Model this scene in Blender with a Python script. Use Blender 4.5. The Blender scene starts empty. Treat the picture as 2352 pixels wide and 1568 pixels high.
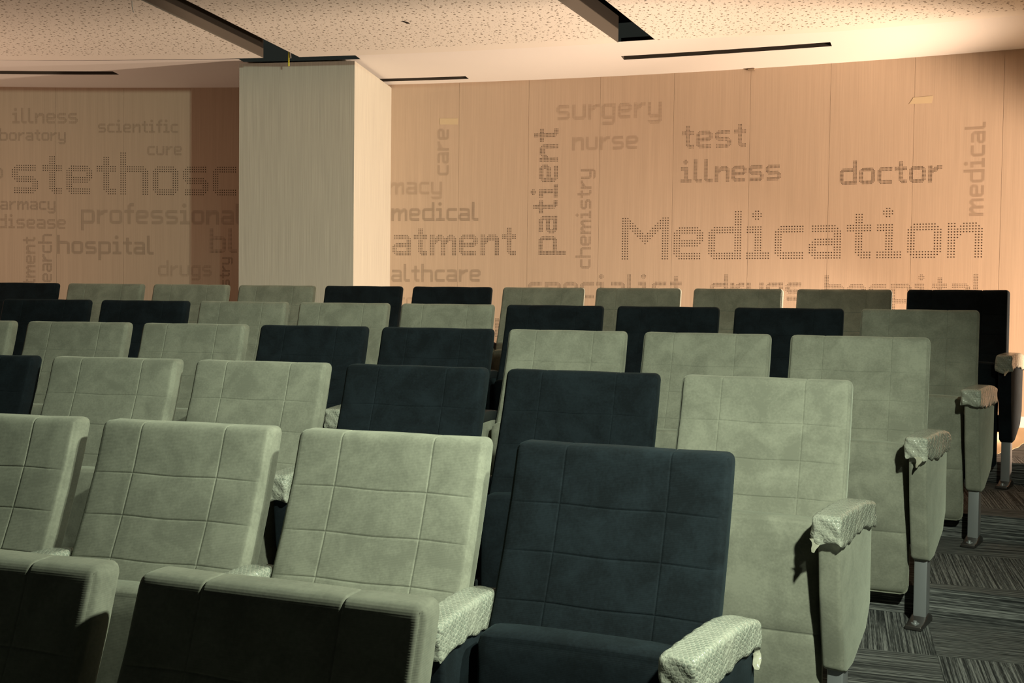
import bpy, bmesh, math, random
from mathutils import Vector, Matrix
random.seed(7)
S = bpy.context.scene
COL = S.collection
PI = math.pi

# ------------------------------------------------------------------ camera
EYE = 1.37
FPX, PITCH, ROLL = 2444.7, 0.0343, 0.0119
cam_d = bpy.data.cameras.new('camera')
cam_d.sensor_width = 36.0
cam_d.lens = FPX / 2352 * 36
cam_d.clip_start = 0.05
cam = bpy.data.objects.new('camera', cam_d)
COL.objects.link(cam)
_R = Vector((1, 0, 0)); _U = Vector((0, math.sin(PITCH), math.cos(PITCH))); _F = Vector((0, math.cos(PITCH), -math.sin(PITCH)))
_r = _R * math.cos(ROLL) + _U * math.sin(ROLL)
_u = _U * math.cos(ROLL) - _R * math.sin(ROLL)
M = Matrix((_r, _u, -_F)).transposed().to_4x4()
M.translation = Vector((0, 0, EYE))
cam.matrix_world = M
S.camera = cam

# ------------------------------------------------------------------ light and exposure
S.view_settings.view_transform = 'Standard'
S.view_settings.look = 'None'
S.view_settings.gamma = 1.0
S.view_settings.use_curve_mapping = False
S.view_settings.exposure = 0.0
W = bpy.data.worlds.new('world'); S.world = W
W.use_nodes = True
W.node_tree.nodes['Background'].inputs[0].default_value = (0.75, 0.85, 0.70, 1)
W.node_tree.nodes['Background'].inputs[1].default_value = 0.02

def lamp(name, kind, loc, power, color, **kw):
    l = bpy.data.lights.new(name, kind)
    l.energy = power; l.color = color
    for k, v in kw.items(): setattr(l, k, v)
    o = bpy.data.objects.new(name, l); COL.objects.link(o); o.location = loc
    return o
def aim(o, az, el):
    o.rotation_euler = Vector((math.cos(el) * math.cos(az), math.cos(el) * math.sin(az), math.sin(el))).to_track_quat('-Z', 'Y').to_euler()
COOL = (0.88, 1.0, 0.79)
# the cool hall spotlights just below the ceiling: two heads above the aisle, one over the front
HEAD = (1.91, 1.50, EYE + 1.464)
aim(lamp('hall_spot', 'SPOT', (1.91, 1.80, EYE + 1.464), 590, COOL, shadow_soft_size=0.07, spot_size=1.59, spot_blend=1.0), 3.38, -.48)
aim(lamp('hall_spot', 'SPOT', HEAD, 880, COOL, shadow_soft_size=0.07, spot_size=1.714, spot_blend=1.0), 2.584, .106)
aim(lamp('hall_spot', 'SPOT', (0.98, 0.40, EYE + 1.323), 700, COOL, shadow_soft_size=0.06, spot_size=1.122, spot_blend=1.0), 1.767, -.534)
# the warm work light standing in the back corner beyond the end of the side wall
aim(lamp('warm_spot', 'SPOT', (5.978, 4.503, EYE - 0.366), 3500, (1.0, 0.73, 0.52), shadow_soft_size=0.10, spot_size=math.radians(53.5), spot_blend=0.36), math.radians(152), math.radians(4))
# its second head, low beside the wall, shining along behind the back row
aim(lamp('warm_spot', 'SPOT', (3.45, 6.45, EYE - 0.30), 420, (1.0, 0.76, 0.58), shadow_soft_size=0.05, spot_size=1.55, spot_blend=0.5), math.radians(182), 0.0)
aim(lamp('warm_spot', 'SPOT', (3.45, 6.45, EYE - 0.12), 650, (1.0, 0.78, 0.62), shadow_soft_size=0.05, spot_size=0.50, spot_blend=0.6), math.radians(190), 0.0)  # added narrow beam, no lamp of its own, brightens the back row's edges
# added unseen fill, lifts the left ceiling strip in place of warm bounce
fl_ = lamp('left_fill', 'AREA', (-4.5, 6.7, EYE - 0.45), 25, (1.0, 0.62, 0.43), shape='RECTANGLE', size=0.8, size_y=0.8)
fl_.rotation_euler = Vector((0.4, 0.1, 1.0)).to_track_quat('-Z', 'Y').to_euler()

# ------------------------------------------------------------------ plan of the hall: everything is set out on arcs about CEN
CX, CY = -3.855, -7.996
ROW_R = [10.1583, 11.0913, 11.9909, 12.9257, 13.8423, 14.7756]
ROW_TOP = [-0.4204, -0.3118, -0.2059, -0.1020, -0.0011, 0.1023]
ROW_A = [-0.35276, -0.37784, -0.39261, -0.40693, -0.41883, -0.42780]
SEAT = 0.56
FLOOR = [EYE + t - 0.95 for t in ROW_TOP]
FLOOR.append(FLOOR[5] + 0.104)
RWALL = 16.4
SOFFIT = EYE + 1.66
PANEL_Z = EYE + 1.60
def polar(th, r, z): return Vector((CX - math.sin(th) * r, CY + math.cos(th) * r, z))

# ------------------------------------------------------------------ object helpers
def tag(o, label=None, cat=None, group=None, kind=None):
    if label: o['label'] = label
    if cat: o['category'] = cat
    if group: o['group'] = group
    if kind: o['kind'] = kind
    return o
def obj(name, bm, mat, parent=None, smooth=None):
    me = bpy.data.meshes.new(name)
    bmesh.ops.recalc_face_normals(bm, faces=bm.faces)
    bm.to_mesh(me); bm.free()
    for m in (mat if isinstance(mat, (list, tuple)) else [mat]): me.materials.append(m)
    if smooth is not None:
        for p in me.polygons: p.use_smooth = True
        if smooth < 180: me.set_sharp_from_angle(angle=math.radians(smooth))
    o = bpy.data.objects.new(name, me); COL.objects.link(o)
    if parent: o.parent = parent
    return o
def empty(name, loc, rz=0):
    o = bpy.data.objects.new(name, None); COL.objects.link(o)
    o.empty_display_size = 0.1; o.location = loc; o.rotation_euler = (0, 0, rz)
    return o
def axis_vals(lo, hi, r, n, extra=()):
    v = set()
    for i in range(5):
        a = i / 4 * PI / 2
        v.add(round(lo + r * (1 - math.cos(a)), 5)); v.add(round(hi - r * (1 - math.cos(a)), 5))
    for i in range(n + 1): v.add(round(lo + r + (hi - lo - 2 * r) * i / n, 5))
    for e in extra:
        for d in (-.005, -.0025, -.0012, 0, .0012, .0025, .005):
            if lo + r < e + d < hi - r: v.add(round(e + d, 5))
    return sorted(v)
def rbox(bm, lo, hi, r, n=(4, 2, 4), extra=((), (), ()), fn=None, skip=()):
    """rounded box; fn(pos, normal) -> new pos; skip holds faces left out, e.g. '-z'"""
    lo = Vector(lo); hi = Vector(hi)
    ax = [axis_vals(lo[i], hi[i], r, n[i], extra[i]) for i in range(3)]
    cache = {}
    def vert(p):
        k = (round(p[0], 5), round(p[1], 5), round(p[2], 5))
        if k in cache: return cache[k]
        c = Vector([min(max(p[i], lo[i] + r), hi[i] - r) for i in range(3)])
        d = Vector(p) - c
        nrm = d.normalized() if d.length > 1e-9 else Vector((0, 0, 1))
        q = c + nrm * r
        if fn: q = fn(q, nrm)
        cache[k] = bm.verts.new(q)
        return cache[k]
    for i in range(3):
        j, k = (i + 1) % 3, (i + 2) % 3
        for side, val in (('-', lo[i]), ('+', hi[i])):
            if side + 'xyz'[i] in skip: continue
            for a in range(len(ax[j]) - 1):
                for b in range(len(ax[k]) - 1):
                    vs = []
                    for (aa, bb) in ((a, b), (a + 1, b), (a + 1, b + 1), (a, b + 1)):
                        p = [0, 0, 0]; p[i] = val; p[j] = ax[j][aa]; p[k] = ax[k][bb]
                        vs.append(vert(p))
                    if len(set(vs)) > 2:
                        try: bm.faces.new(vs)
                        except ValueError: pass
def box(bm, lo, hi):
    x0, y0, z0 = lo; x1, y1, z1 = hi
    v = [bm.verts.new(p) for p in ((x0,y0,z0),(x1,y0,z0),(x1,y1,z0),(x0,y1,z0),(x0,y0,z1),(x1,y0,z1),(x1,y1,z1),(x0,y1,z1))]
    for f in ((0,3,2,1),(4,5,6,7),(0,1,5,4),(1,2,6,5),(2,3,7,6),(3,0,4,7)): bm.faces.new([v[i] for i in f])
def prism(bm, pts, z0, z1):
    a = [bm.verts.new((p[0], p[1], z0)) for p in pts]; b = [bm.verts.new((p[0], p[1], z1)) for p in pts]
    bm.faces.new(a[::-1]); bm.faces.new(b)
    n = len(pts)
    for i in range(n): bm.faces.new((a[i], a[(i+1) % n], b[(i+1) % n], b[i]))
def tube(bm, pts, rad, n=8):
    pts = [Vector(p) for p in pts]; rings = []
    for i, p in enumerate(pts):
        t = (pts[min(i+1, len(pts)-1)] - pts[max(i-1, 0)]).normalized()
        u = t.orthogonal().normalized(); w = t.cross(u)
        rings.append([bm.verts.new(p + (u * math.cos(2*PI*k/n) + w * math.sin(2*PI*k/n)) * rad) for k in range(n)])
    for a, b in zip(rings, rings[1:]):
        for k in range(n): bm.faces.new((a[k], a[(k+1) % n], b[(k+1) % n], b[k]))
    bm.faces.new(rings[0][::-1]); bm.faces.new(rings[-1])

# ------------------------------------------------------------------ materials
class NT:
    def __init__(s, name):
        s.m = bpy.data.materials.new(name); s.m.use_nodes = True
        s.t = s.m.node_tree; s.b = s.t.nodes['Principled BSDF']
    def n(s, typ, ins=None, **kw):
        x = s.t.nodes.new(typ)
        for k, v in kw.items(): setattr(x, k, v)
        for k, v in (ins or {}).items():
            if hasattr(v, 'links') or isinstance(v, bpy.types.NodeSocket): s.t.links.new(v, x.inputs[k])
            else: x.inputs[k].default_value = v
        return x
    def math(s, op, a, b=0.0, c=0.0, clamp=False):
        return s.n('ShaderNodeMath', {0: a, 1: b, 2: c}, operation=op, use_clamp=clamp).outputs[0]
    def vmath(s, op, a, b=(0, 0, 0)):
        return s.n('ShaderNodeVectorMath', {0: a, 1: b}, operation=op)
    def ramp(s, fac, stops):
        r = s.n('ShaderNodeValToRGB', {0: fac}); e = r.color_ramp.elements
        while len(e) < len(stops): e.new(0.5)
        for x, (p, c) in zip(e, stops): x.position = p; x.color = (c[0], c[1], c[2], 1) if not isinstance(c, (int, float)) else (c, c, c, 1)
        return r.outputs[0]
    def mix(s, fac, a, b, blend='MIX'):
        x = s.n('ShaderNodeMix', data_type='RGBA', blend_type=blend)
        for k, v in ((0, fac), (6, a), (7, b)):
            if isinstance(v, bpy.types.NodeSocket): s.t.links.new(v, x.inputs[k])
            else: x.inputs[k].default_value = v if k == 0 else (v[0], v[1], v[2], 1)
        return x.outputs[2]
    def set(s, key, v):
        if isinstance(v, bpy.types.NodeSocket): s.t.links.new(v, s.b.inputs[key])
        else: s.b.inputs[key].default_value = (v[0], v[1], v[2], 1) if isinstance(v, tuple) and len(v) == 3 and 'Color' in key else v
    def bump(s, h, strength, dist):
        s.set('Normal', s.n('ShaderNodeBump', {'Height': h, 'Strength': strength, 'Distance': dist}).outputs[0])
def plain(name, col, rough=0.6, metal=0.0, spec=0.5):
    t = NT(name); t.set('Base Color', col); t.set('Roughness', rough); t.set('Metallic', metal); t.set('Specular IOR Level', spec)
    return t.m

def fabric(name, col, lo, hi, sheen, sheen_col):
    t = NT(name)
    co = t.n('ShaderNodeTexCoord').outputs['Object']
    rnd = t.n('ShaderNodeObjectInfo').outputs['Random']
    off = t.n('ShaderNodeCombineXYZ', {0: t.math('MULTIPLY', rnd, 37.0), 1: t.math('MULTIPLY', rnd, 91.0), 2: t.math('MULTIPLY', rnd, 53.0)}).outputs[0]
    p = t.vmath('ADD', co, off).outputs[0]
    big = t.n('ShaderNodeTexNoise', {'Vector': p, 'Scale': 11.0, 'Detail': 5.0, 'Roughness': 0.62, 'Distortion': 0.5}).outputs[0]
    fine = t.n('ShaderNodeTexNoise', {'Vector': p, 'Scale': 160.0, 'Detail': 2.0}).outputs[0]
    v = t.math('ADD', big, t.math('MULTIPLY', t.math('SUBTRACT', fine, 0.5), 0.35))
    c = t.ramp(v, [(0.36, tuple(x * lo for x in col)), (0.66, tuple(x * hi for x in col))])
    t.set('Base Color', c); t.set('Roughness', 0.95); t.set('Specular IOR Level', 0.15)
    t.set('Sheen Weight', sheen); t.set('Sheen Roughness', 0.5); t.set('Sheen Tint', (*sheen_col, 1))
    z = t.n('ShaderNodeSeparateXYZ', {0: co}).outputs[2]
    rib = t.math('SINE', t.math('MULTIPLY', z, 2 * PI / 0.0034))
    h = t.math('ADD', t.math('MULTIPLY', rib, 0.5), t.math('MULTIPLY', fine, 1.2))
    t.bump(h, 0.09, 0.0010)
    return t.m
GREY = fabric('sage_grey_velour', (0.20, 0.200, 0.156), 0.80, 1.15, 0.28, (0.8, 0.85, 0.7))
NAVY = fabric('dark_teal_velour', (0.0060, 0.0092, 0.0118), 0.65, 1.35, 0.028, (0.45, 0.75, 0.85))

def wood(name, col, dark, streak, joint=None):
    t = NT(name)
    uv = t.n('ShaderNodeTexCoord').outputs['UV']
    a = t.n('ShaderNodeMapping', {'Vector': uv, 'Scale': (230.0, 2.2, 1)}).outputs[0]
    b = t.n('ShaderNodeMapping', {'Vector': uv, 'Scale': (26.0, 0.7, 1)}).outputs[0]
    n1 = t.n('ShaderNodeTexNoise', {'Vector': a, 'Scale': 1.0, 'Detail': 3.0}).outputs[0]
    n2 = t.n('ShaderNodeTexNoise', {'Vector': b, 'Scale': 1.0, 'Detail': 3.0}).outputs[0]
    f = t.math('ADD', t.math('MULTIPLY', n1, streak), t.math('MULTIPLY', n2, 1 - streak))
    t.set('Base Color', t.ramp(f, [(0.34, dark), (0.64, col)])); t.set('Roughness', 0.62); t.set('Specular IOR Level', 0.25)
    t.bump(n1, 0.08, 0.001)
    return t.m
WOOD = wood('oak_veneer', (0.47, 0.360, 0.268), (0.41, 0.314, 0.233), 0.65)
LAMI = wood('pale_grey_laminate', (0.395, 0.38, 0.325), (0.31, 0.30, 0.258), 0.8)
HOLE = plain('perforation_dark', (0.035, 0.022, 0.014), 0.9, 0, 0.1)
HOLE_FAINT = plain('perforation_faint', (0.13, 0.085, 0.055), 0.9, 0, 0.1)
PLASTER = plain('white_plaster', (0.74, 0.725, 0.70), 0.75, 0, 0.2)
DARK = plain('void_black', (0.012, 0.011, 0.010), 0.9, 0, 0.1)
SIDEM = plain('panel_edge_paint', (0.06, 0.052, 0.042), 0.8, 0, 0.2)
STEEL = plain('satin_steel', (0.40, 0.41, 0.42), 0.42, 0.7)
FOOT = plain('dark_cast_metal', (0.10, 0.09, 0.085), 0.35, 0.8)
BLACKP = plain('black_plastic', (0.015, 0.018, 0.02), 0.55, 0, 0.3)
TAPE = plain('masking_tape', (0.50, 0.40, 0.26), 0.6, 0, 0.3)
PAPER = plain('brown_kraft_paper', (0.55, 0.40, 0.24), 0.7, 0, 0.2)

def ceiling_mat():
    t = NT('perforated_gypsum')
    g = t.n('ShaderNodeTexCoord').outputs['Object']
    x = t.n('ShaderNodeSeparateXYZ', {0: g})
    p = t.n('ShaderNodeCombineXYZ', {0: x.outputs[0], 1: x.outputs[1], 2: 0.0}).outputs[0]
    def holes(scale, rad, seed, rnd):
        q = t.vmath('ADD', p, (seed, seed * 1.7, 0)).outputs[0]
        d = t.n('ShaderNodeTexVoronoi', {'Vector': q, 'Scale': scale, 'Randomness': rnd}, voronoi_dimensions='2D').outputs['Distance']
        k = t.n('ShaderNodeMapRange', {0: d, 1: rad * scale * 0.82, 2: rad * scale * 1.12, 3: 1.0, 4: 0.0}).outputs[0]
        return k
    h = t.math('MAXIMUM', holes(16.0, 0.0072, 3.1, 0.8), t.math('MAXIMUM', holes(22.0, 0.0042, 8.3, 0.85), holes(31.0, 0.0022, 1.7, 0.95)))
    r = t.vmath('LENGTH', t.vmath('SUBTRACT', p, (CX, CY, 0)).outputs[0]).outputs['Value']
    h = t.math('MULTIPLY', h, t.math('LESS_THAN', r, t.math('ADD', 15.07, t.math('MULTIPLY', t.math('GREATER_THAN', x.outputs[0], 0.85), 0.125))))
    t.set('Base Color', t.mix(h, (0.73, 0.70, 0.64), (0.24, 0.21, 0.165)))
    t.set('Roughness', 0.85); t.set('Specular IOR Level', 0.15)
    t.bump(t.math('SUBTRACT', 1.0, h), 0.55, 0.004)
    return t.m
CEIL = ceiling_mat()

def carpet(name, riser):
    t = NT(name)
    uv = t.n('ShaderNodeTexCoord').outputs['UV']
    s = t.n('ShaderNodeSeparateXYZ', {0: uv})
    u, v = s.outputs[0], s.outputs[1]
    if riser:
        sel = 0.0
        a = t.math('MULTIPLY', v, 1.0); b = t.math('MULTIPLY', u, 1.0)
    else:
        iu = t.math('FLOOR', t.math('MULTIPLY', u, 2.0)); iv = t.math('FLOOR', t.math('MULTIPLY', v, 2.0))
        sel = t.math('PINGPONG', t.math('ADD', iu, iv), 1.0)
        mixf = lambda p, q: t.math('ADD', t.math('MULTIPLY', p, sel), t.math('MULTIPLY', q, t.math('SUBTRACT', 1.0, sel)))
        a = mixf(u, v); b = mixf(v, u)
    vec = t.n('ShaderNodeCombineXYZ', {0: t.math('MULTIPLY', a, 165.0), 1: t.math('MULTIPLY', b, 1.6), 2: sel}).outputs[0]
    n = t.n('ShaderNodeTexNoise', {'Vector': vec, 'Scale': 1.0, 'Detail': 2.0, 'Roughness': 0.6}).outputs[0]
    vec2 = t.n('ShaderNodeCombineXYZ', {0: t.math('MULTIPLY', a, 460.0), 1: t.math('MULTIPLY', b, 22.0), 2: sel}).outputs[0]
    n2 = t.n('ShaderNodeTexNoise', {'Vector': vec2, 'Scale': 1.0, 'Detail': 1.0}).outputs[0]
    f = t.math('ADD', t.math('MULTIPLY', n, 0.72), t.math('MULTIPLY', n2, 0.28))
    t.set('Base Color', t.ramp(f, [(0.40, (0.022, 0.023, 0.023)), (0.50, (0.075, 0.076, 0.074)), (0.62, (0.21, 0.21, 0.20))]))
    t.set('Roughness', 0.95); t.set('Specular IOR Level', 0.1)
    t.bump(f, 0.5, 0.004)
    return t.m
CARPET = carpet('striped_carpet_tile', False)
CARPET_R = carpet('striped_carpet_riser', True)

def bubble():
    t = NT('bubble_wrap_film')
    uv = t.n('ShaderNodeTexCoord').outputs['UV']
    s = t.n('ShaderNodeSeparateXYZ', {0: uv})
    # hexagonal grid of bubbles, 10 mm apart
    def grid(du, dv):
        a = t.math('SUBTRACT', t.math('FRACT', t.math('ADD', t.math('DIVIDE', s.outputs[0], 0.0105), du)), 0.5)
        b = t.math('MULTIPLY', t.math('SUBTRACT', t.math('FRACT', t.math('ADD', t.math('DIVIDE', s.outputs[1], 0.0182), dv)), 0.5), 1.732)
        return t.math('SQRT', t.math('ADD', t.math('MULTIPLY', a, a), t.math('MULTIPLY', b, b)))
    d = t.math('MINIMUM', grid(0.0, 0.0), grid(0.5, 0.5))
    dome = t.n('ShaderNodeMapRange', {0: d, 1: 0.30, 2: 0.47, 3: 1.0, 4: 0.0}, interpolation_type='SMOOTHSTEP').outputs[0]
    ob = t.n('ShaderNodeTexCoord').outputs['Object']
    wr = t.n('ShaderNodeTexNoise', {'Vector': ob, 'Scale': 55.0, 'Detail': 3.0, 'Distortion': 1.5}).outputs[0]
    patch = t.n('ShaderNodeMapRange', {0: t.n('ShaderNodeTexNoise', {'Vector': ob, 'Scale': 9.0, 'Detail': 2.0}).outputs[0], 1: 0.38, 2: 0.60, 3: 0.25, 4: 1.0}).outputs[0]
    dome = t.math('MULTIPLY', dome, patch)
    t.set('Base Color', t.mix(dome, (0.47, 0.47, 0.385), (0.33, 0.355, 0.29)))
    t.set('Roughness', 0.15); t.set('Specular IOR Level', 0.5)
    t.set('Transmission Weight', 0.25); t.set('IOR', 1.35); t.set('Alpha', 0.93)
    t.bump(t.math('ADD', dome, t.math('MULTIPLY', wr, 4.0)), 0.35, 0.003)
    return t.m
WRAP = bubble()
FILM = plain('clear_tape_film', (0.62, 0.60, 0.48), 0.12, 0, 0.7)

# ------------------------------------------------------------------ floor: curved tiers with carpeted risers
def frange(a, b, n): return [a + (b - a) * i / n for i in range(n + 1)]
TH0, TH1, NTH = 0.40, -0.80, 96
ths = frange(TH0, TH1, NTH)
edges = [8.2] + [r - 0.155 for r in ROW_R] + [RWALL + 0.02]
bm = bmesh.new(); uvl = bm.loops.layers.uv.new()
ca, sa = math.cos(-0.30), math.sin(-0.30)
def quad(pts, uvs, mi):
    f = bm.faces.new([bm.verts.new(p) for p in pts]); f.material_index = mi
    for l, q in zip(f.loops, uvs): l[uvl].uv = q
for k in range(7):
    z = FLOOR[k]; r0, r1 = edges[k], edges[k + 1]
    for a, b in zip(ths, ths[1:]):
        P = [polar(a, r0, z), polar(a, r1, z), polar(b, r1, z), polar(b, r0, z)]
        quad(P, [(p.x * ca + p.y * sa + 20.2, -p.x * sa + p.y * ca + 20.05) for p in P], 0)
        if k < 6:
            z1 = FLOOR[k + 1]
            P = [polar(a, r1, z), polar(a, r1, z1), polar(b, r1, z1), polar(b, r1, z)]
            quad(P, [(-a * r1 + 9, z), (-a * r1 + 9, z1), (-b * r1 + 9, z1), (-b * r1 + 9, z)], 1)
bmesh.ops.remove_doubles(bm, verts=bm.verts, dist=1e-4)
tag(obj('floor', bm, [CARPET, CARPET_R]), kind='structure')

# ------------------------------------------------------------------ back wall: curved veneer panels with open joints
bm = bmesh.new(); uvl = bm.loops.layers.uv.new()
JOINT0, PITCHW, GAP = -0.2571, 0.5345, 0.0015
def wall_strip(s0, s1, r, n, mi=0):
    for a, b in zip(frange(s0, s1, n), frange(s0, s1, n)[1:]):
        P = [polar(a / RWALL, r, FLOOR[6]), polar(a / RWALL, r, SOFFIT + 0.02), polar(b / RWALL, r, SOFFIT + 0.02), polar(b / RWALL, r, FLOOR[6])]
        f = bm.faces.new([bm.verts.new(p) for p in P]); f.material_index = mi
        off = (hash_off(s0), 0)
        for l, q in zip(f.loops, [(-a, 0), (-a, 2.4), (-b, 2.4), (-b, 0)]): l[uvl].uv = (q[0] + 30, q[1] + off[0])
def hash_off(s): return (math.sin(s * 91.7) * 43758.5) % 7.0
wall_strip(TH0 * RWALL, TH1 * RWALL, RWALL + 0.006, 80, 0)
for i in range(-12, 24):
    s0 = JOINT0 - PITCHW * i - GAP / 2; s1 = s0 - PITCHW + GAP
    wall_strip(s0, s1, RWALL, 4)
    for s in (s0, s1):
        f = bm.faces.new([bm.verts.new(p) for p in (polar(s / RWALL, RWALL, FLOOR[6]), polar(s / RWALL, RWALL, SOFFIT + .02), polar(s / RWALL, RWALL + .006, SOFFIT + .02), polar(s / RWALL, RWALL + .006, FLOOR[6]))])
        for l in f.loops: l[uvl].uv = (1, 1)
wall = tag(obj('wall_back', bm, [WOOD, HOLE]), kind='structure')

# ------------------------------------------------------------------ dotted lettering drilled into the wall
def glyphs():
    G = {}
    def R(x0, x1, y0, y1): return {(x, y) for x in range(x0, x1 + 1) for y in range(y0, y1 + 1)}
    def cut(s, w, corners):
        out = set()
        for x, y in s:
            a = (x + (12 - y) < 2) and 'tl' in corners and 0 <= y <= 12
            b = ((w - 1 - x) + (12 - y) < 2) and 'tr' in corners and 0 <= y <= 12
            c = (x + y < 2) and 'bl' in corners and y >= 0
            d = ((w - 1 - x) + y < 2) and 'br' in corners and y >= 0
            if not (a or b or c or d): out.add((x, y))
        return out
    ring = lambda w: R(0, w-1, 0, 12) - R(3, w-4, 3, 9)
    ALL = ('tl', 'tr', 'bl', 'br')
    G['o'] = cut(ring(12), 12, ALL)
    e = R(0, 2, 0, 12) | R(0, 11, 10, 12) | R(9, 11, 7, 9) | R(0, 11, 5, 7) | R(0, 10, 0, 2)
    e = cut(e, 12, ('tl', 'tr', 'bl')) - {(11, 6), (11, 5), (10, 5)}
    G['e'] = e
    G['c'] = cut(R(0, 2, 0, 12) | R(0, 10, 10, 12) | R(0, 10, 0, 2), 11, ('tl', 'bl'))
    G['d'] = cut(ring(13), 13, ('tl', 'bl')) | R(10, 12, 12, 18)
    G['b'] = cut(ring(13), 13, ('tr', 'br')) | R(0, 2, 12, 18)
    G['p'] = cut(ring(13), 13, ('tr', 'br')) | R(0, 2, -6, 0)
    a = cut(R(1, 11, 10, 12) | R(9, 11, 0, 12), 12, ('tr',)) | cut(R(0, 11, 5, 7) - {(0, 7), (1, 7), (0, 6)} | R(0, 2, 2, 5) | R(0, 11, 0, 2), 12, ('bl',))
    G['a'] = a
    G['t'] = (R(3, 5, 0, 16) | R(0, 8, 10, 12) | R(3, 8, 0, 2)) - {(3, 0), (4, 0), (3, 1)}
    G['i'] = R(3, 5, 0, 12) | R(0, 5, 10, 12) | R(0, 8, 0, 2) | R(3, 4, 15, 18) | R(2, 5, 16, 17)
    n = R(0, 2, 0, 12) | R(5, 9, 12, 12) | R(4, 10, 11, 11) | R(3, 11, 9, 10) | R(3, 4, 8, 8) | R(3, 3, 7, 7) | R(9, 11, 0, 9)
    G['n'] = n
    m = R(0, 2, 0, 12) | R(7, 9, 0, 10) | R(14, 16, 0, 10)
    for o in (0, 7): m |= R(o+5, o+7, 12, 12) | R(o+4, o+8, 11, 11) | R(o+3, o+9, 9, 10) | R(o+3, o+4, 8, 8) | R(o+3, o+3, 7, 7)
    G['m'] = m
    G['r'] = R(0, 2, 0, 12) | R(6, 9, 12, 12) | R(4, 9, 11, 11) | R(3, 9, 10, 10) | R(3, 6, 9, 9) | R(3, 5, 8, 8) | R(3, 3, 7, 7)
    s = (R(0, 10, 10, 12) - {(0, 12), (1, 12), (0, 11)}) | R(0, 2, 7, 9) | R(0, 9, 7, 7) | R(1, 10, 6, 6) | R(2, 11, 5, 5) | R(9, 11, 3, 4) | R(1, 11, 2, 2) | R(1, 10, 1, 1) | R(1, 9, 0, 0)
    G['s'] = s
    u = cut(R(0, 2, 0, 12) | R(9, 11, 0, 12) | R(0, 11, 0, 2), 12, ('bl', 'br'))
    G['u'] = u
    y = (R(0, 2, 0, 12) | R(9, 11, -4, 12) | R(0, 11, 0, 2)) - {(0, 0), (1, 0), (0, 1)}
    y |= (R(0, 11, -5, -3) - R(0, 8, -2, -2)) | R(0, 1, -3, -3)
    y -= {(0, -5), (1, -5), (0, -4), (11, -5), (10, -5), (11, -4)}
    G['y'] = y
    G['g'] = cut(ring(12), 12, ('tl', 'bl')) | (R(9, 11, -4, 0) | R(1, 11, -5, -3)) - {(11, -5), (10, -5), (11, -4)}
    G['h'] = cut(R(0, 2, 0, 12) | R(0, 12, 10, 12) | R(10, 12, 0, 12), 13, ('tr',)) | R(0, 2, 12, 18)
    G['l'] = (R(0, 2, 0, 18) | R(0, 6, 0, 2)) - {(0, 0), (1, 0), (0, 1)}
    G['f'] = R(3, 5, 0, 15) | R(0, 8, 10, 12) | R(3, 8, 16, 16) | R(4, 8, 17, 17) | R(5, 8, 18, 18)
    M_ = R(0, 2, 0, 16) | R(16, 18, 0, 16)
    for k in range(1, 11):
        y0 = 16 - k
        for x in range(max(3, k - 1), k + 3):
            if x <= 9: M_ |= {(x, y0), (18 - x, y0)}
    G['M'] = M_
    return G
GL = glyphs()
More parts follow.
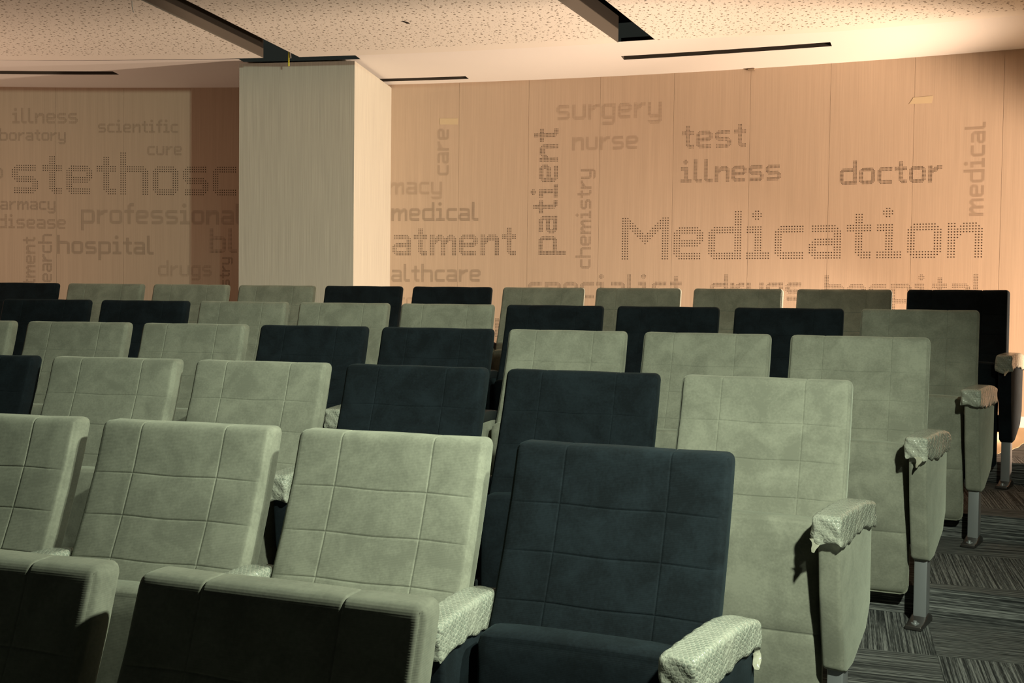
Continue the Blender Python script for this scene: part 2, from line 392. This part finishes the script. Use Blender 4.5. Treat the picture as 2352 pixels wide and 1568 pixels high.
WORDS = [
 ('Medication',0,9,0,(-4.7128,1.713),(-7.1,1.7164),0.23,0),
 ('doctor',0,5,0,(-6.2123,2.2116),(-6.848,2.2092),0.32,0),
 ('test',0,3,0,(-5.1332,2.496),(-5.5731,2.4935),0.27,0),
 ('illness',0,6,0,(-5.1287,2.2558),(-5.8147,2.2541),0.29,0),
 ('patient',0,6,1,(-4.2205,1.7465),(-4.2198,2.6653),0.30,0),
 ('surgery',0,6,0,(-4.2104,2.7301),(-4.9788,2.726),0.24,1),
 ('nurse',0,4,0,(-4.3299,2.5066),(-4.8112,2.5054),0.25,1),
 ('chemistry',0,8,1,(-4.4764,1.6455),(-4.4736,2.3645),0.29,1),
 ('care',0,3,1,(-3.3872,2.342),(-3.3837,2.6873),0.25,0),
 ('pharmacy',4,7,0,(-2.9179,2.2017),(-3.3336,2.2004),0.26,1),
 ('medical',1,6,0,(-3.0829,2.0008),(-3.6181,1.9998),0.30,0),
 ('treatment',3,8,0,(-2.9561,1.7416),(-3.9088,1.7443),0.29,0),
 ('healthcare',3,9,0,(-3.0433,1.5388),(-3.6407,1.5441),0.29,0),
 ('specialist',0,9,0,(-4.0126,1.4253),(-5.141,1.4335),0.26,0),
 ('drugs',0,4,0,(-5.3504,1.4225),(-5.9766,1.4273),0.26,0),
 ('hospital',0,7,0,(-6.1278,1.4091),(-7.1228,1.4192),0.24,0),
 ('medical',0,6,1,(-7.1022,1.9837),(-7.1031,2.5798),0.27,1),
 ('r',0,0,0,(-3.7634,1.1342),(-3.8607,1.136),0.28,0),
 ('research',6,7,0,(-3.0639,1.351),(-3.1969,1.3526),0.25,1),
 ('illness',0,6,0,(0.083,2.749),(-0.4263,2.753),0.29,1),
 ('laboratory',3,9,0,(0.1106,2.6127),(-0.3331,2.6175),0.28,0),
 ('scientific',0,9,0,(-0.5925,2.6829),(-1.2286,2.6827),0.30,1),
 ('cure',0,3,0,(-0.9859,2.5083),(-1.2606,2.5089),0.29,1),
 ('stethoscope',0,7,0,(0.0857,2.2069),(-1.6926, 2.1998),0.24,0),
 ('p',0,0,0,(0.24,2.318),(0.163,2.318),0.27,0),
 ('pharmacy',2,7,0,(0.1825,2.0736),(-0.2496,2.0756),0.29,0),
 ('disease',1,6,0,(0.1183,1.9282),(-0.3314,1.9282),0.31,1),
 ('treatment',5,8,1,(-0.0894,1.5422),(-0.0905,1.8572),0.32,1),
 ('research',3,7,1,(-0.2203,1.5094),(-0.2214,1.8819),0.31,0),
 ('hospital',0,7,0,(-0.2666,1.7336),(-1.0314,1.7334),0.30,0),
 ('professional',0,10,0,(-0.4568,1.9715),(-1.6758,1.972),0.27,0),
 ('blood',0,1,0,(-1.4905,1.7514),(-1.701,1.7528),0.25,0),
 ('drugs',0,4,0,(-1.0735,1.5648),(-1.5015,1.5673),0.26,1),
 ('chemistry',6,8,1,(-1.6476,1.5533),(-1.6471,1.7145),0.31,0),
]
DISC = [(math.cos(2 * PI * (k + .5) / 7), math.sin(2 * PI * (k + .5) / 7)) for k in range(7)]
for text, i0, i1, vert, A, B, rad, faint in WORDS:
    gap = 3.55
    xs = []; x = 0.0
    for ch in text:
        w = max(c[0] for c in GL[ch]); xs.append((x, w)); x += w + gap - 0.95
    xa, xb = xs[i0][0], xs[i1][0] + xs[i1][1]
    length = math.hypot(B[0] - A[0], B[1] - A[1]); pit = length / (xb - xa)
    bm = bmesh.new()
    for ch, (gx, w) in zip(text, xs):
        for (cx, cy) in sorted(GL[ch]):
            f = (gx + cx - xa) / (xb - xa)
            s = A[0] + (B[0] - A[0]) * f; z = A[1] + (B[1] - A[1]) * f
            if vert: s += cy * pit        # ascenders point left
            else: z += cy * pit
            vs = [bm.verts.new(polar((s - dx * pit * rad) / RWALL, RWALL - 0.0006, z + dy * pit * rad)) for dx, dy in DISC]
            bm.faces.new(vs)
    o = obj('perforated_lettering', bm, HOLE_FAINT if faint else HOLE, wall)

def wall_patch(name, mat, c4, label, cat, lift=0.0012):
    bm = bmesh.new()
    fr = [polar(s / RWALL, RWALL - lift, z) for s, z in c4]; bk = [polar(s / RWALL, RWALL - 0.0002, z) for s, z in c4]
    a = [bm.verts.new(p) for p in fr]; b = [bm.verts.new(p) for p in bk]
    bm.faces.new(a); bm.faces.new(b[::-1])
    for i in range(4): bm.faces.new((a[i], b[i], b[(i+1) % 4], a[(i+1) % 4]))
    return tag(obj(name, bm, mat), label, cat)
wall_patch('masking_tape', TAPE, [(-3.313, 2.767), (-3.4553, 2.7636), (-3.4558, 2.7181), (-3.3135, 2.7214)], 'strip of yellow masking tape on the wall above the upright word care', 'tape')
wall_patch('masking_tape', TAPE, [(-6.6642, 2.7673), (-6.7844, 2.7706), (-6.7775, 2.7229), (-6.6382, 2.7261)], 'strip of masking tape with a turned corner high above the word doctor', 'tape')
bm = bmesh.new()
P0 = polar(-5.605 / RWALL, RWALL - 0.014, SOFFIT - 0.008)
rbox(bm, (-0.024, -0.012, -0.006), (0.024, 0.012, 0.006), 0.003, (1, 1, 1))
o = tag(obj('metal_clip', bm, plain('brown_clip', (0.22, 0.16, 0.10), 0.6), None, 40), 'tiny brown metal clip where the wall panel meets the white ceiling strip', 'clip'); o.location = P0; o.rotation_euler = (0, 0, -5.605 / RWALL)

# unseen side wall, added and shaped to keep warm light off the aisle
bm = bmesh.new(); uvl = bm.loops.layers.uv.new()
pa, pb, pc, pd = (2.85, 5.02), (3.10, 0.2), (4.30, 0.2), (4.30, 4.82)
run = 0
for a, b in ((pa, pb), (pb, pc), (pc, pd), (pd, pa)):
    L = math.hypot(b[0] - a[0], b[1] - a[1])
    f = bm.faces.new([bm.verts.new((p[0], p[1], z)) for p, z in ((a, FLOOR[0] - .1), (b, FLOOR[0] - .1), (b, EYE + 1.75), (a, EYE + 1.75))])
    for l, q in zip(f.loops, [(run, 0), (run + L, 0), (run + L, 2.9), (run, 2.9)]): l[uvl].uv = q
    run += L
bmesh.ops.remove_doubles(bm, verts=bm.verts, dist=1e-4)
tag(obj('blocker_wall_right', bm, WOOD), kind='structure')

# white skirting at the foot of the wall
bm = bmesh.new()
for a, b in zip(ths, ths[1:]):
    for (r0, z0, r1, z1) in ((RWALL - .012, FLOOR[6], RWALL - .012, FLOOR[6] + .07), (RWALL - .012, FLOOR[6] + .07, RWALL, FLOOR[6] + .07)):
        bm.faces.new([bm.verts.new(p) for p in (polar(a, r0, z0), polar(a, r1, z1), polar(b, r1, z1), polar(b, r0, z0))])
bmesh.ops.remove_doubles(bm, verts=bm.verts, dist=1e-4)
tag(obj('baseboard_back', bm, PLASTER), kind='structure')

# ------------------------------------------------------------------ pilaster standing off the wall
bm = bmesh.new(); uvl = bm.loops.layers.uv.new()
fl, fr_, br, bl = Vector((-1.898, 7.381)), Vector((-1.086, 7.256)), Vector((-0.925, 8.22)), Vector((-1.74, 8.33))
ZT = EYE + 1.636
cs = [fl, fr_, br, bl]; run = 0
for a, b in zip(cs, cs[1:] + cs[:1]):
    L = (b - a).length
    f = bm.faces.new([bm.verts.new((a.x, a.y, FLOOR[6])), bm.verts.new((b.x, b.y, FLOOR[6])), bm.verts.new((b.x, b.y, ZT)), bm.verts.new((a.x, a.y, ZT))])
    for l, q in zip(f.loops, [(run, 0), (run + L, 0), (run + L, 2.4), (run, 2.4)]): l[uvl].uv = q
    run += L
f = bm.faces.new([bm.verts.new((c.x, c.y, ZT)) for c in cs])
bmesh.ops.remove_doubles(bm, verts=bm.verts, dist=1e-4)
tag(obj('column', bm, LAMI), 'square pale grey laminate column standing against the back wall', 'column', kind='structure')

# ------------------------------------------------------------------ ceiling: white curved strip with slots, perforated panels, dark void
SLOTS = [(0.06, -0.059, 15.815, 15.925), (-0.2925, -0.377, 15.80, 15.91), (-0.150, -0.2175, 16.19, 16.285)]
bm = bmesh.new()
tb = sorted(set([0.40, -0.80, -0.181, -0.127] + [t for s in SLOTS for t in s[:2]] + frange(0.40, -0.80, 60)), reverse=True)
rb = sorted(set([15.42, 15.47, 15.56, RWALL + 0.03] + [r for s in SLOTS for r in s[2:]]))
for a, b in zip(tb, tb[1:]):
    for p, q in zip(rb, rb[1:]):
        tm, rm = (a + b) / 2, (p + q) / 2
        if any(s[1] < tm < s[0] and s[2] < rm < s[3] for s in SLOTS): continue
        if tm > -0.181 and rm < (15.47 if tm > -0.127 else 15.56): continue
        bm.faces.new([bm.verts.new(v) for v in (polar(a, p, SOFFIT), polar(a, q, SOFFIT), polar(b, q, SOFFIT), polar(b, p, SOFFIT))])
bmesh.ops.remove_doubles(bm, verts=bm.verts, dist=1e-4)
tag(obj('ceiling', bm, PLASTER), kind='structure')
for (ta, tb_, r0, r1), lab in zip(SLOTS, ('narrow slot air diffuser in the white ceiling strip left of the column', 'long slot air diffuser in the white ceiling strip above the word test', 'slot air diffuser in the white ceiling strip just right of the column')):
    root = empty('slot_diffuser', polar((ta + tb_) / 2, (r0 + r1) / 2, SOFFIT)); tag(root, lab, 'air diffuser', 'slot diffusers in the ceiling strip')
    inv = Matrix.Translation(-root.location)
    tt = frange(ta, tb_, 10)
    bm = bmesh.new()
    def ring_face(r0_, z0_, r1_, z1_):
        for a, b in zip(tt, tt[1:]): bm.faces.new([bm.verts.new(inv @ v) for v in (polar(a, r0_, z0_), polar(a, r1_, z1_), polar(b, r1_, z1_), polar(b, r0_, z0_))])
    ring_face(r0, SOFFIT + .001, r0, SOFFIT + .12); ring_face(r1, SOFFIT + .001, r1, SOFFIT + .12); ring_face(r0, SOFFIT + .12, r1, SOFFIT + .12)
    for t in (ta, tb_): bm.faces.new([bm.verts.new(inv @ v) for v in (polar(t, r0, SOFFIT + .001), polar(t, r1, SOFFIT + .001), polar(t, r1, SOFFIT + .12), polar(t, r0, SOFFIT + .12))])
    bmesh.ops.remove_doubles(bm, verts=bm.verts, dist=1e-4)
    obj('housing', bm, SIDEM, root)
    for f_ in (0.33, 0.66):
        bm = bmesh.new(); rr = r0 + (r1 - r0) * f_
        for (pa, pb) in ((rr - .004, rr - .004), (rr + .004, rr + .004)): ring_face(pa, SOFFIT + .045, pb, SOFFIT + .095)
        ring_face(rr - .004, SOFFIT + .045, rr + .004, SOFFIT + .045)
        bmesh.ops.remove_doubles(bm, verts=bm.verts, dist=1e-4)
        obj('vane', bm, DARK, root)

def line_pt(a, b, y):
    f = (y - a[1]) / (b[1] - a[1]); return (a[0] + (b[0] - a[0]) * f, y)
def arc_hit(a, b, r):
    lo, hi = 0.0, 2.0
    g = lambda f: math.hypot(a[0] + (b[0]-a[0]) * f - CX, a[1] + (b[1]-a[1]) * f - CY)
    for _ in range(60):
        m = (lo + hi) / 2
        if g(m) > r: hi = m
        else: lo = m
    return (a[0] + (b[0]-a[0]) * lo, a[1] + (b[1]-a[1]) * lo)
def thp(p): return math.atan2(-(p[0] - CX), p[1] - CY)
# gap edges between panels, as (far point, near point) in plan
GAPS = {'A': ((-1.66, 7.02), (-2.00, 5.735)), 'B': ((-1.412, 7.0), (-1.757, 5.72)), 'E': ((0.62, 6.52), (0.217, 5.64)), 'F': ((0.842, 6.455), (0.467, 5.63))}
REDGE, NEAR = 15.2, 12.3
def panel(left, right):
    pts = []
    if left:
        a, b = GAPS[left]
        far = arc_hit((b[0] - (a[0]-b[0]) * 0, b[1]), (a[0] + (a[0]-b[0]), a[1] + (a[1]-b[1])), REDGE)
        near = line_pt(a, b, 3.6)
        tl = thp(far)
    else: far = near = None; tl = 0.36
    if right:
        a, b = GAPS[right]
        far2 = arc_hit(b, (a[0] + (a[0]-b[0]), a[1] + (a[1]-b[1])), REDGE); near2 = line_pt(a, b, 3.6); tr = thp(far2)
    else: far2 = near2 = None; tr = -0.72
    arc = [tuple(polar(t, REDGE + (0.11 * min(1, max(0, (tl - t) / .07)) if left == 'F' else 0), 0).xy) for t in frange(tl, tr, 24)]
    if near is None: near = tuple(polar(tl, 11.8, 0).xy)
    if near2 is None: near2 = tuple(polar(tr, 11.8, 0).xy)
    return arc + [near2, near]
for (l, r) in ((None, 'A'), ('B', 'E'), ('F', None)):
    pts = panel(l, r)
    bm = bmesh.new(); prism(bm, pts, PANEL_Z, PANEL_Z + 0.16)
    for f in bm.faces:
        f.material_index = 0 if abs(f.calc_center_median().z - PANEL_Z) < 1e-4 else 1
    tag(obj('ceiling_panel', bm, [CEIL, SIDEM]), kind='structure')
# dark structural slab over the void
bm = bmesh.new()
prism(bm, [tuple(polar(t, 17.2, 0).xy) for t in frange(0.42, -0.82, 20)] + [tuple(polar(t, 11.5, 0).xy) for t in frange(-0.82, 0.42, 20)], EYE + 2.25, EYE + 2.35)
tag(obj('ceiling_slab', bm, DARK), kind='structure')
# loose cables in the ceiling void
GREEN = plain('yellow_green_insulation', (0.45, 0.45, 0.03), 0.5)
GREYC = plain('grey_cable', (0.12, 0.12, 0.11), 0.6)
t = empty('ground_cable', (-1.523, 7.215, EYE + 1.70)); tag(t, 'short grey cable with a yellow green earth wire hanging beside the column top', 'cable')
bm = bmesh.new(); tube(bm, [(-.005, 0, .18), (0, 0, .06), (.006, -.004, .0), (.012, -.004, -.062)], .007); obj('sheath', bm, GREYC, t, 60)
bm = bmesh.new(); tube(bm, [(.002, -.004, -.02), (0.0, -.006, -.07), (.001, -.006, -.115)], .0052); obj('earth_wire', bm, GREEN, t, 60)
t = empty('hanging_wire', (-2.055, 5.75, PANEL_Z)); tag(t, 'thin wire dangling from the perforated ceiling panel near the left gap', 'cable')
bm = bmesh.new(); tube(bm, [(0, 0, .01), (.002, .0, -.03), (.008, .004, -.06)], .0022, 6); obj('wire', bm, GREYC, t, 60)

bm = bmesh.new()
vs = [bm.verts.new(p) for p in ((-.02, 0, .001), (.0, -.012, .001), (.025, -.008, -.006), (.032, .006, -.012), (.005, .012, -.004))]
bm.faces.new(vs); bmesh.ops.solidify(bm, geom=bm.faces[:], thickness=.003)
o = tag(obj('plaster_flake', bm, SIDEM), 'small dark chip hanging loose from the perforated ceiling panel right of the column', 'flake'); o.location = (-0.632, 6.098, PANEL_Z - .002)

# ------------------------------------------------------------------ brown protective sheet on the carpet at the back
bm = bmesh.new()
pe = [(2.15, 5.62), (2.30, 5.56), (2.53, 5.505), (2.57, 5.56), (2.60, 5.60), (2.66, 5.645), (2.725, 5.735), (2.78, 5.80), (2.85, 5.92), (2.95, 6.05), (3.3, 6.30), (3.9, 6.2), (4.0, 6.42)]
back = [tuple(polar(t, RWALL - 0.03, 0).xy) for t in frange(-0.485, -0.385, 10)]
prism(bm, pe + back, FLOOR[6] + 0.0004, FLOOR[6] + 0.0014)
tag(obj('protective_sheet', bm, PAPER), 'brown protective paper sheet with a wavy edge on the carpet behind the back row', 'paper sheet')

# ------------------------------------------------------------------ the chair
def qz(z):                                  # front profile of the backrest, by height
    T = [(0.40, -0.215), (0.50, -0.193), (0.57, -0.160), (0.64, -0.124), (0.71, -0.090), (0.78, -0.060), (0.85, -0.031), (0.93, -0.004), (0.96, 0.004)]
    if z <= T[0][0]: return T[0][1]
    for (a, p), (b, q) in zip(T, T[1:]):
        if z <= b: return p + (q - p) * (z - a) / (b - a)
    return T[-1][1]
SX = (-0.122, 0.116); SZ = (0.530, 0.630, 0.727, 0.826)
def backrest_bm():
    bm = bmesh.new()
    hw, top = 0.2435, 0.951
    def fn(p, n):
        x, y, z = p
        gx = sum(math.exp(-((x - s) / .0013) ** 2) for s in SX)
        wav = 0.0
        gz = sum(math.exp(-((z + wav - s) / .0013) ** 2) for s in SZ)
        if n.y < -0.3:
            cells = abs(math.sin((x + .122) * PI / .238)) ** .5
            pz = 0.0
            lv = [0.45] + list(SZ) + [0.96]
            for a, b in zip(lv, lv[1:]):
                if a <= z < b: pz = abs(math.sin((z - a) / (b - a) * PI)) ** .6
            y -= (0.0016 * cells * pz + 0.001) * min(1, -n.y * 1.2)
            y += 0.0020 * max(gx, gz if abs(x) < hw - .03 else 0) * min(1, -n.y * 1.5)
        if n.z > 0.4: z -= 0.0035 * gx * n.z; z += 0.0015 * abs(math.sin((x + .122) * PI / .238)) * n.z
        if abs(n.x) > 0.6 and -.75 < n.y < -.55: y += .002; x -= .0015 * (1 if x > 0 else -1)
        z -= (0.0014 * math.cos((x + .003) * PI / .119) - .0006) * min(1, max(0, (.93 - p[2]) / .06)) * min(1, max(0, (p[2] - .46) / .04)) if n.y < -.3 else 0
        thick = 1.0 - 0.10 * max(0, (z - .6) / .35)
        return Vector((x, y * thick + qz(z), z))
    rbox(bm, (-hw, 0, 0.44), (hw, 0.078, top), 0.019, (10, 2, 22), (SX, (), SZ), fn)
    return bm
def seat_bm():
    bm = bmesh.new()
    def fn(p, n):
        x, y, z = p
        if n.y < -0.3:                       # underside of the tipped-up cushion, bowed, with one cross seam
            y -= 0.012 * math.cos((z - .345) / .5 * PI) * -n.y
            y += 0.004 * math.exp(-((z - .30) / .005) ** 2)
            if z < .30: y += (0.30 - z) * 0.10
        if n.y < -0.2 or n.z > .3:
            g = math.exp(-((z - .583) / .0035) ** 2) if n.y < -.3 else 0
            y += .004 * g
        z -= 0.018 * (abs(x + .012) / .212) ** 4 * (1 if z > .5 else 0) * .4
        return Vector((x, y, z))
    rbox(bm, (-0.226, -0.262, 0.085), (0.202, -0.168, 0.600), 0.026, (8, 2, 12), ((), (), (.30, .583)), fn)
    return bm
# armrest standard, built along its own length: s = 0 at the back, 0.37 at the front; origin under its back end
def arm_panel_bm():
    bm = bmesh.new()
    prof = [(0.012, .610), (0.010, .35), (0.045, .285), (0.17, .218), (0.225, .212), (0.258, .225), (0.300, .42), (0.322, .610)]
    bm2 = bmesh.new()
    a = [bm2.verts.new((-.029, -s, z)) for s, z in prof]; b = [bm2.verts.new((.029, -s, z)) for s, z in prof]
    bm2.faces.new(a); bm2.faces.new(b[::-1]); n = len(prof)
    for i in range(n): bm2.faces.new((a[i], b[i], b[(i+1) % n], a[(i+1) % n]))
    bmesh.ops.recalc_face_normals(bm2, faces=bm2.faces)
    bmesh.ops.bevel(bm2, geom=[e for e in bm2.edges], offset=.011, segments=4, profile=.5, affect='EDGES')
    return bm2
def arm_pad_bm():
    bm = bmesh.new()
    rbox(bm, (-.031, -.335, .585), (.031, .0, .630), .012, (2, 8, 1), fn=lambda p, n: Vector((p.x, p.y, p.z + crown(-p.y))))
    return bm
def crown(s): return 0.006 - 0.16 * (s - .14) ** 2 if s > .14 else 0.006 - 0.9 * (s - .14) ** 2
def post_bm():
    bm = bmesh.new(); rbox(bm, (-.021, -.236, .012), (.021, -.188, .30), .004, (1, 1, 1)); return bm
def foot_bm():
    bm = bmesh.new()
    rbox(bm, (-.027, -.320, 0.001), (.027, -.165, .016), .004, (2, 4, 1), fn=lambda p, n: Vector((p.x, p.y, p.z + (.022 if p.z > .008 else 0) * max(0, 1 - abs(-p.y - .212) / .06))))
    return bm
def bolt_bm():
    bm = bmesh.new()
    bmesh.ops.create_cone(bm, cap_ends=True, segments=16, radius1=.013, radius2=.013, depth=.003, matrix=Matrix.Translation((0, -.290, .0175)))
    bmesh.ops.create_cone(bm, cap_ends=True, segments=12, radius1=.007, radius2=.006, depth=.008, matrix=Matrix.Translation((0, -.290, .022)))
    return bm
def add_arm(parent, fab, x, rz):
    """armrest standard under parent, back end at local (x, -0.04)"""
    T = Matrix.Translation((x, -0.045, 0)) @ Matrix.Rotation(rz, 4, 'Z')
    def part(name, b, m, p, sm=30):
        o = obj(name, b, m, p, sm)
        o.data.transform(T)
        return o
    arm = part('armrest', arm_panel_bm(), fab, parent)
    part('arm_pad', arm_pad_bm(), BLACKP, arm)
    leg = part('leg', post_bm(), STEEL, parent)
    ft = part('foot', foot_bm(), FOOT, parent)
    part('bolt', bolt_bm(), STEEL, ft)
    return arm
ARM_X, END_X, END_RZ = 0.28, 0.285, -0.19
def make_chair(fab, end):
    root = empty('auditorium_chair', (0, 0, 0))
    obj('backrest', backrest_bm(), fab, root, 180)
    obj('seat', seat_bm(), fab, root, 180)
    add_arm(root, fab, -ARM_X, 0.0)
    if end: add_arm(root, fab, END_X, END_RZ)
    bm = bmesh.new(); rbox(bm, (-.246, -.245, .26), (-.222, -.185, .34), .006, (1, 1, 1)); obj('hinge', bm, BLACKP, root, 30)
    bm = bmesh.new(); rbox(bm, (.199, -.245, .26), (.232, -.185, .34), .006, (1, 1, 1)); obj('hinge', bm, BLACKP, root, 30)
    return root
def copy_tree(o, parent=None):
    c = o.copy(); COL.objects.link(c)
    if parent: c.parent = parent
    for ch in [x for x in ALLOBJ if x.parent == o]: copy_tree(ch, c)
    return c
PLAN = ['gg', 'nggg', 'gnnggn', 'gggnnggg', 'gnnngggnn', 'nggggnngggn']
ROWN = ['front row', 'second row', 'third row', 'fourth row', 'fifth row', 'back row']
ORD = ['aisle end seat', 'second seat from the aisle', 'third seat from the aisle', 'fourth seat from the aisle', 'fifth seat from the aisle', 'sixth seat from the aisle', 'seventh seat from the aisle', 'eighth seat from the aisle', 'ninth seat from the aisle', 'tenth seat from the aisle', 'eleventh seat from the aisle']
protos = {}
for key, fab in (('g', GREY), ('n', NAVY)):
    for end in (False, True): protos[(key, end)] = make_chair(fab, end)
ALLOBJ = list(S.objects)
def chair_xf(row, i):
    r = ROW_R[row]; th = ROW_A[row] + i * SEAT / r
    return polar(th, r, FLOOR[row]), th
used = set()
for row, plan in enumerate(PLAN):
    for i, key in enumerate(plan):
        k = (key, i == 0)
        o = protos[k] if k not in used else copy_tree(protos[k]); used.add(k)
        loc, th = chair_xf(row, i)
        o.location = loc; o.rotation_euler = (0, 0, th)
        tag(o, '%s auditorium chair, %s, %s' % ('sage grey velour' if key == 'g' else 'dark teal velour', ROWN[row], ORD[i]), 'chair', 'auditorium chairs in curved rows')

# ------------------------------------------------------------------ bubble wrap left on the armrests
def wrap_bm(variant):
    rnd = random.Random(variant)
    bm = bmesh.new()
    ph = [rnd.uniform(0, 6.28) for _ in range(6)]
    def fn(p, n):
        x, y, z = p; s = -y
        z += crown(s) if z > .57 else crown(s) * .6
        k = min(1.0, max(0.0, (.612 - p.z) / .045))     # ragged lower hem
        z += k * (0.007 * math.sin(s * 19 + ph[0]) + 0.003 * math.sin(s * 77 + ph[1]) + 0.005 * math.sin(x * 90 + ph[2]))
        x *= 1.0 + k * .07 * math.sin(s * 23 + ph[3])
        if n.y < -.3: y += .0035 * k * math.sin(x * 210 + z * 60 + ph[1]) + .004 * k   # crumpled front, drawn in below
        x += .0015 * math.sin(s * 140 + z * 90 + ph[4]); y += .002 * math.sin(x * 130 + z * 170 + ph[5])
        return Vector((x, y, z))
    rbox(bm, (-.0375, -.348, .560), (.0375, .004, .639), .013, (5, 26, 8), fn=fn, skip=('-z',))
    uvl = bm.loops.layers.uv.new()
    for f in bm.faces:
        n = f.normal if f.normal.length else Vector((0, 0, 1)); f.normal_update(); n = f.normal
        for l in f.loops:
            c = l.vert.co
            if abs(n.z) > .7: l[uvl].uv = (c.x, c.y)
            elif abs(n.x) > .7: l[uvl].uv = (c.z, c.y)
            else: l[uvl].uv = (c.x, c.z)
    return bm
def flap_bm(variant):
    rnd = random.Random(variant + 50); bm = bmesh.new()
    pts = []
    for i in range(5):
        for j in range(3):
            u, v = i / 4, j / 2
            pts.append(Vector(((v - .5) * .026 * (1 - .75 * u) + .004 * math.sin(5 * u), .006 * math.sin(3 * u + 2 * v) - .003, -.034 * u)))
    v = [bm.verts.new(p) for p in pts]
    for i in range(4):
        for j in range(2): bm.faces.new((v[i*3+j], v[i*3+j+1], v[i*3+j+4], v[i*3+j+3]))
    bmesh.ops.solidify(bm, geom=bm.faces[:], thickness=.001)
    return bm
def add_wrap(row, i, end, label, variant, flap=None):
    loc, th = chair_xf(row, i)
    T = Matrix.Translation(loc) @ Matrix.Rotation(th, 4, 'Z') @ Matrix.Translation(((END_X if end else -ARM_X), -.045, 0)) @ Matrix.Rotation(END_RZ if end else 0, 4, 'Z')
    base = T @ Matrix.Translation((0, -.2, .6))
    root = empty('bubble_wrap', base.translation, th + (END_RZ if end else 0)); tag(root, label, 'bubble wrap', 'bubble wrap on the armrests')
    o = obj('wrap_film', wrap_bm(variant), WRAP, root, 60)
    o.data.transform(Matrix.Translation((0, .2, -.6)))
    if flap:
        f = obj('loose_tape', flap_bm(variant), FILM, root, 60)
        f.data.transform(Matrix.Translation((flap[0], flap[1], flap[2])) @ Matrix.Rotation(flap[3], 4, 'Z'))
add_wrap(1, 0, True, 'large bubble wrap sleeve on the aisle armrest of the dark second row chair', 1, (.036, .17, -.03, 1.2))
add_wrap(2, 0, True, 'bubble wrap sleeve on the aisle armrest of the third row', 2, (-.026, -.146, -.022, .3))
add_wrap(3, 0, True, 'bubble wrap sleeve on the aisle armrest of the fourth row', 3, (.01, -.148, -.024, 0))
add_wrap(4, 0, True, 'bubble wrap sleeve on the aisle armrest of the fifth row', 4, (-.045, -.02, -.045, 1.4))
add_wrap(5, 0, True, 'crumpled bubble wrap sleeve on the aisle armrest of the back row', 5, (.012, -.148, -.024, 0))
NM = ['', 'second', 'third', 'fourth', 'fifth', 'sixth']
for row, i, lab in ((1, 0, 'bubble wrap on the armrest left of the dark second row chair'), (1, 1, 'bubble wrap on the second row armrest behind the front row grey chair top'), (1, 2, 'bubble wrap on the second row armrest at the far left'),
                    (2, 2, 'bubble wrap on the third row armrest seen between two grey second row chairs'), (3, 3, 'bubble wrap on the fourth row armrest left of the aisle side grey chairs'), (3, 4, 'bubble wrap on the fourth row armrest between two dark chairs'), (3, 5, 'bubble wrap on the fourth row armrest between two grey third row chairs'),
                    (4, 4, 'bubble wrap on the fifth row armrest in the gap near the middle'), (5, 5, 'bubble wrap on the back row armrest in the gap near the middle')):
    add_wrap(row, i, False, lab, 10 + row * 7 + i)
